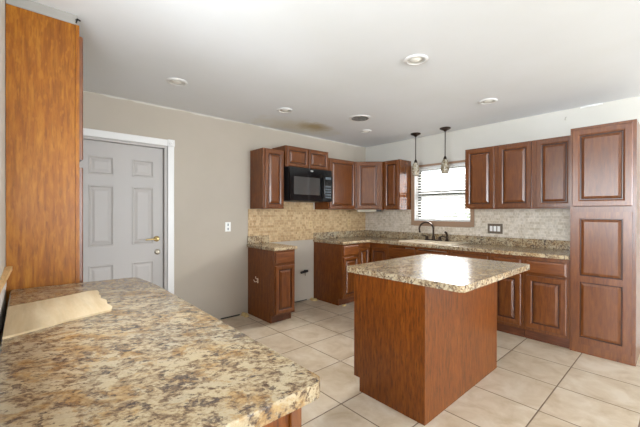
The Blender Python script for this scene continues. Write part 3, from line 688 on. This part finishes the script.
for k in range(13):
    a = PI * k / 12 * 1.08; rr = .098
    pt.append((fx + sdx * (rr - rr * math.cos(a)), fy + sdy * (rr - rr * math.cos(a)), FZ + .165 + rr * math.sin(a)))
pt.append((pt[-1][0] + .004, pt[-1][1] + .003, pt[-1][2] - .03))
tube(bm, pt, [.013] * (len(pt) - 2) + [.0135, .0155]); link('spout', bm, M['bronze'], t, smooth=True)
for s in (-1, 1):
    bm = BM(); hx = fx + s * .102; lathe(bm, [(.022, FZ + .014), (.02, FZ + .045), (.014, FZ + .06), (.0, FZ + .062)], (hx, fy, 0), 16)
    tube(bm, [(hx, fy, FZ + .052), (hx + s * .035, fy - .012, FZ + .066), (hx + s * .085, fy - .025, FZ + .070)], [.009, .008, .006]); link('handle', bm, M['bronze'], t, smooth=True)
t = thing('side_sprayer', (1.58, -.10, FZ), 'dark bronze side sprayer standing right of the faucet', 'sprayer')
bm = BM(); lathe(bm, [(.0, FZ), (.026, FZ), (.024, FZ + .012), (.016, FZ + .03), (.015, FZ + .05), (0, FZ + .05)], (1.58, -.10, 0), 16); link('holder', bm, M['bronze'], t, smooth=True)
bm = BM(); tube(bm, [(1.58, -.10, FZ + .051), (1.58, -.10, FZ + .09), (1.576, -.115, FZ + .12), (1.572, -.135, FZ + .13)], [.012, .014, .016, .013]); link('spray_head', bm, M['bronze'], t, smooth=True)

# ------------------------------------------------------------------ blinds
t = thing('window_blind', (1.46, .03, WZ0 + .02), 'white horizontal slat blind hanging in the sink window', 'blind')
link('head_rail', boxes((WX0 + .014, WX1 - .014, .012, .052, WZ1 - .045, WZ1 - .013)), M['slat'], t)
k = 0; z = WZ0 + .045
while z < WZ1 - .055:
    bm = BM(); c, s = math.cos(math.radians(-22)), math.sin(math.radians(-22)); hw = .0235
    prof = [(-hw * c, hw * s), (0, .002), (hw * c, -hw * s), (hw * c, -hw * s - .0016), (0, .0004), (-hw * c, hw * s - .0016)]
    A = [bm.verts.new((WX0 + .016, .032 + p, z + q)) for p, q in prof]; B = [bm.verts.new((WX1 - .016, .032 + p, z + q)) for p, q in prof]
    bm.faces.new(A); bm.faces.new(B[::-1])
    for i in range(6): bm.faces.new([A[i], A[(i + 1) % 6], B[(i + 1) % 6], B[i]])
    link('slat', bm, M['slat'], t); z += .042
link('bottom_rail', boxes((WX0 + .016, WX1 - .016, .010, .054, WZ0 + .014, WZ0 + .030)), M['slat'], t)
for x in (WX0 + .12, (WX0 + WX1) / 2, WX1 - .12): link('cord', boxes((x - .0012, x + .0012, .0055, .0075, WZ0 + .028, WZ1 - .045)), M['slat'], t)

# ------------------------------------------------------------------ pendants
def pendant(x, y, label):
    t = thing('pendant_lamp', (x, y, CEIL), label, 'lamp', 'pendant lamps')
    bm = BM(); lathe(bm, [(0, CEIL - .0005), (.072, CEIL - .0005), (.072, CEIL - .012), (.055, CEIL - .022), (.026, CEIL - .034), (.014, CEIL - .048), (0, CEIL - .048)], (x, y, 0), 28); link('canopy', bm, M['bronze'], t, smooth=True)
    bm = BM(); lathe(bm, [(0, CEIL - .048), (.0065, CEIL - .048), (.0065, 2.105), (0, 2.105)], (x, y, 0), 12); link('rod', bm, M['bronze'], t, smooth=True)
    bm = BM(); lathe(bm, [(0, 2.105), (.010, 2.105), (.020, 2.085), (.024, 2.065), (.028, 2.05), (0, 2.05)], (x, y, 0), 20); link('socket_cap', bm, M['bronze'], t, smooth=True)
    bm = BM(); lathe(bm, [(.028, 2.058), (.040, 2.035), (.050, 2.0), (.055, 1.955), (.053, 1.91), (.045, 1.872), (.041, 1.868), (.049, 1.91), (.051, 1.955), (.046, 2.0), (.036, 2.035), (.024, 2.056)], (x, y, 0), 28, cap=False); link('glass_shade', bm, M['pendant'], t, smooth=True)
    bm = BM(); lathe(bm, [(0, 1.93), (.018, 1.94), (.027, 1.965), (.022, 1.995), (.013, 2.02), (.012, 2.049), (0, 2.049)], (x, y, 0), 16); link('bulb', bm, M['bulb'], t, smooth=True)
pendant(1.178, -.262, 'dark pendant lamp with mosaic glass shade, the one nearer the room corner')
pendant(1.625, -.245, 'dark pendant lamp with mosaic glass shade, in front of the window middle')

# ------------------------------------------------------------------ ceiling fittings
def can(x, y, label, r=.088):
    t = thing('recessed_light', (x, y, CEIL), label, 'light', 'recessed ceiling lights')
    z = CEIL
    bm = BM(); lathe(bm, [(r, z - .0005), (r, z - .006), (r - .006, z - .011), (r - .02, z - .012), (r - .024, z - .006), (r - .026, z - .0005)], (x, y, 0), 32, cap=False); link('trim_ring', bm, M['white'], t, smooth=True)
    bm = BM(); lathe(bm, [(r - .025, z - .009), (r - .032, z - .003), (.042, z - .001), (.042, z - .0005), (r - .025, z - .0005)], (x, y, 0), 32, cap=False); link('reflector', bm, M['baffle'], t, smooth=True)
    bm = BM(); lathe(bm, [(.0, z - .012), (.025, z - .011), (.038, z - .006), (.041, z - .0008), (0, z - .0008)], (x, y, 0), 24); link('lens', bm, M['bulb'], t, smooth=True)
can(.816, -3.534, 'recessed ceiling light above the white door, farthest left')
can(.795, -2.341, 'recessed ceiling light in front of the wall cabinet left of the microwave')
can(2.471, -2.331, 'recessed ceiling light above the island')
can(2.461, -.954, 'recessed ceiling light above the cabinets right of the window')
can(.785, -.918, 'small recessed ceiling light beside the round vent near the corner', .080)
t = thing('ceiling_vent', (1.157, -1.471, CEIL), 'round white ceiling vent with dark slots near the corner', 'vent')
bm = BM(); lathe(bm, [(.135, CEIL - .0005), (.133, CEIL - .006), (.112, CEIL - .010), (.1055, CEIL - .0095), (.1055, CEIL - .0005)], (1.157, -1.471, 0), 32, cap=False); link('frame', bm, M['white'], t, smooth=True)
bm = BM(); lathe(bm, [(0, CEIL - .0085), (.105, CEIL - .0085), (.105, CEIL - .0006), (0, CEIL - .0006)], (1.157, -1.471, 0), 32); link('duct_shade', bm, M['gapshade'], t)  # solid dark disc painted as the shade inside the duct
for k in range(-2, 3):
    h = math.sqrt(.1035 ** 2 - (k * .036) ** 2) - .002
    link('vane', boxes((1.157 - h, 1.157 + h, -1.471 + k * .036 - .004, -1.471 + k * .036 + .004, CEIL - .0105, CEIL - .0088)), M['baffle'], t)

# ------------------------------------------------------------------ plates, hookups, bits
def plate(name, label, cat, O, U, N, w, h, pm, toggles, tm, group=None, part='rocker'):
    O, U, N = Vector(O), Vector(U), Vector(N)
    t = thing(name, O, label, cat, group)
    bm = BM(); R = rect_rings(bm, O - U * w / 2 - Z * h / 2, U, N, w, h, [(0, .0005), (0, .003), (.004, .006)]); bm.faces.new(R[0][::-1]); link('cover_plate', bm, pm, t)
    for (u, z, tw, th) in toggles:
        bm = BM(); R = rect_rings(bm, O + U * (u - tw / 2) + Z * (z - th / 2), U, N, tw, th, [(0, .0062), (0, .008), (.002, .0095)]); bm.faces.new(R[0][::-1]); link(part, bm, tm, t)
    return t
plate('light_switch', 'white light switch on the bare beige wall left of the lone cabinet', 'switch', (0, -2.645, 1.145), Y, X, .074, .118, M['plastic'], [(0, .026, .012, .030), (0, -.026, .012, .030)], M['display'])
plate('switch_plate', 'bronze triple switch plate with white rockers on the tiles right of the sink', 'switch', (2.188, -.009, 1.122), X, -Y, .182, .128, plain('dark_plate', (112, 98, 84), .4, .4), [(-.046, 0, .034, .068), (0, 0, .034, .068), (.046, 0, .034, .068)], M['plastic'])
plate('wall_outlet', 'tan wall outlet on the tiles above the empty range gap', 'outlet', (.009, -1.297, 1.14), Y, X, .074, .118, M['tanplate'], [(0, .022, .033, .030), (0, -.022, .033, .030)], plain('tan_socket', (186, 156, 112), .4), 'tan outlets', 'socket')
plate('wall_outlet', 'tan wall outlet on the tiles close to the room corner', 'outlet', (.009, -.441, 1.16), Y, X, .074, .118, M['tanplate'], [(0, .022, .033, .030), (0, -.022, .033, .030)], plain('tan_socket_b', (186, 156, 112), .4), 'tan outlets', 'socket')

t = thing('gas_valve', (0, -1.42, .445), 'dark gas valve with stub pipe on the wall inside the range gap', 'valve')
bm = BM(); tube(bm, [(.0005, -1.40, .45), (.05, -1.40, .45)], .016); tube(bm, [(.05, -1.385, .45), (.05, -1.51, .438)], [.02, .017]); link('valve_body', bm, M['blackm'], t, smooth=True)
bm = BM(); tube(bm, [(.05, -1.43, .43), (.052, -1.43, .385)], [.010, .006]); link('lever', bm, M['nickel'], t, smooth=True)

t = thing('under_cabinet_light', (.40, -.40, 1.34), 'flat silver light fixture mounted under the diagonal corner cabinet', 'light')
c0 = Vector((.333, -.533, 0)); 
def obox(O, U, N, w, d, z0, z1):
    bm = BM(); pts = [O, O + U * w, O + U * w - N * d, O - N * d]; return prism(bm, [(p.x, p.y) for p in pts], z0, z1)
o1 = Vector((.305, -.605, 0))
link('housing', obox(o1 + dU * .03 + dN * .006, dU, dN, .30, .11, 1.338, U0 - .001), M['nickel'], t)
link('end_cap', obox(o1 + dU * .332 - dN * .005, dU, dN, .075, .09, 1.345, U0 - .001), M['blackm'], t)

bm = BM(); box(bm, .245, .262, -2.372, -2.3625, .44, .50, .002); tube(bm, [(.25, -2.372, .49), (.235, -2.385, .50), (.225, -2.38, .52)], .005, 8); tube(bm, [(.25, -2.372, .46), (.20, -2.38, .45), (.17, -2.375, .47)], .005, 8)
tag(link('wire_clip', bm, plain('pale_clip', (212, 190, 168), .5)), 'pale clip with loose wire on the side of the lone narrow cabinet', 'clip')
def scrap(x, y, label, sx, sy, h, seed):
    rnd = random.Random(seed); n = 9
    pts = [(x + sx * math.cos(2 * PI * k / n) * rnd.uniform(.6, 1), y + sy * math.sin(2 * PI * k / n) * rnd.uniform(.6, 1)) for k in range(n)]
    bm = prism(BM(), pts, .0005, h)
    for v in bm.verts:
        if v.co.z > .001: v.co.z *= rnd.uniform(.5, 1.4); v.co.x = x + (v.co.x - x) * .7; v.co.y = y + (v.co.y - y) * .7
    tag(link('foam_scrap', bm, M['foam']), label, 'scrap', 'foam scraps')
scrap(.07, -2.44, 'yellowish foam scrap on the floor left of the lone narrow cabinet', .10, .05, .03, 3)
scrap(.07, -1.285, 'yellowish foam scrap on the floor at the right corner of the range gap', .09, .06, .022, 5)
scrap(.595, -1.165, 'yellowish foam scrap on the floor at the front toe of the drawer cabinet', .03, .06, .015, 9)
# dark strips stand in for the shaded gap where the baseboard was pulled off
struct('gap_shade_left', boxes((.0005, .004, -2.74, -2.48, 0.0005, .016), (.0005, .004, -1.80, -1.36, 0.0005, .014)), M['gapshade'])
bm = BM(); tube(bm, [(2.925, -.001, 2.375), (2.925, -.014, 2.38), (2.930, -.016, 2.40), (2.940, -.014, 2.405)], .003, 8)
tag(link('wall_hook', bm, M['nickel']), 'tiny wire hook on the bare wall above the right cabinets', 'hook')
bm = BM(); tube(bm, [(1.905, -.001, 2.155), (1.905, -.035, 2.152)], .004, 8)
tag(link('wall_nail', bm, M['blackm']), 'dark nail in the wall beside the cabinet right of the window', 'nail')
bm = BM(); pts = [(3.06, -.0), (3.13, -.012), (3.20, -.006), (3.25, -.014), (3.25, .0)]
vs = [bm.verts.new((x, y - .0006, CEIL - .0006)) for x, y in pts]; vt = [bm.verts.new((x, y - .0006 - .002, CEIL - .016 + .004 * (i % 2))) for i, (x, y) in enumerate(pts)]
bm.faces.new(vs); bm.faces.new(vt[::-1])
for i in range(5): bm.faces.new([vs[i], vs[(i + 1) % 5], vt[(i + 1) % 5], vt[i]])
tag(link('paint_flake', bm, M['plastic']), 'white peeling paint flake at the ceiling edge above the pantry', 'paint')

# ------------------------------------------------------------------ outdoors, seen through the blind
struct('ground', boxes((-20, 24, .35, 30, -.30, -.15)), M['concrete'])
t = thing('neighbour_house', (-6, 14, -.15), 'pale house across the yard seen through the window blind', 'house')
link('wall', boxes((-11, -2.5, 13, 17, -.15, 2.3)), M['siding'], t)
bm = BM(); A = [bm.verts.new(p) for p in ((-11.5, 12.6, 2.3), (-11.5, 17.4, 2.3), (-11.5, 15, 3.6))]; B = [bm.verts.new(p) for p in ((-2.0, 12.6, 2.3), (-2.0, 17.4, 2.3), (-2.0, 15, 3.6))]
bm.faces.new(A); bm.faces.new(B[::-1])
for i in range(3): bm.faces.new([A[i], A[(i + 1) % 3], B[(i + 1) % 3], B[i]])
link('roof', bm, M['roofing'], t)
def bush(x, y, h, r, label, seed):
    t = thing('shrub', (x, y, -.15), label, 'shrub', 'shrubs outside')
    bm = BM(); bmesh.ops.create_icosphere(bm, subdivisions=4, radius=r); rnd = random.Random(seed)
    for v in bm.verts: v.co = v.co * rnd.uniform(.82, 1.12); v.co.z *= h / (2 * r); v.co += Vector((x, y, h / 2 + .1))
    link('foliage', bm, M['leaf'], t)
    bm = BM(); lathe(bm, [(.06, -.15), (.05, .5), (.0, .5)], (x, y, 0), 8); link('trunk', bm, M['bark'], t)
bush(-2.0, 8.5, 1.5, .9, 'pale shrub in the yard outside the window, left one of two', 1)
bush(-.3, 7.5, 1.2, .7, 'pale shrub in the yard outside the window, right one of two', 2)
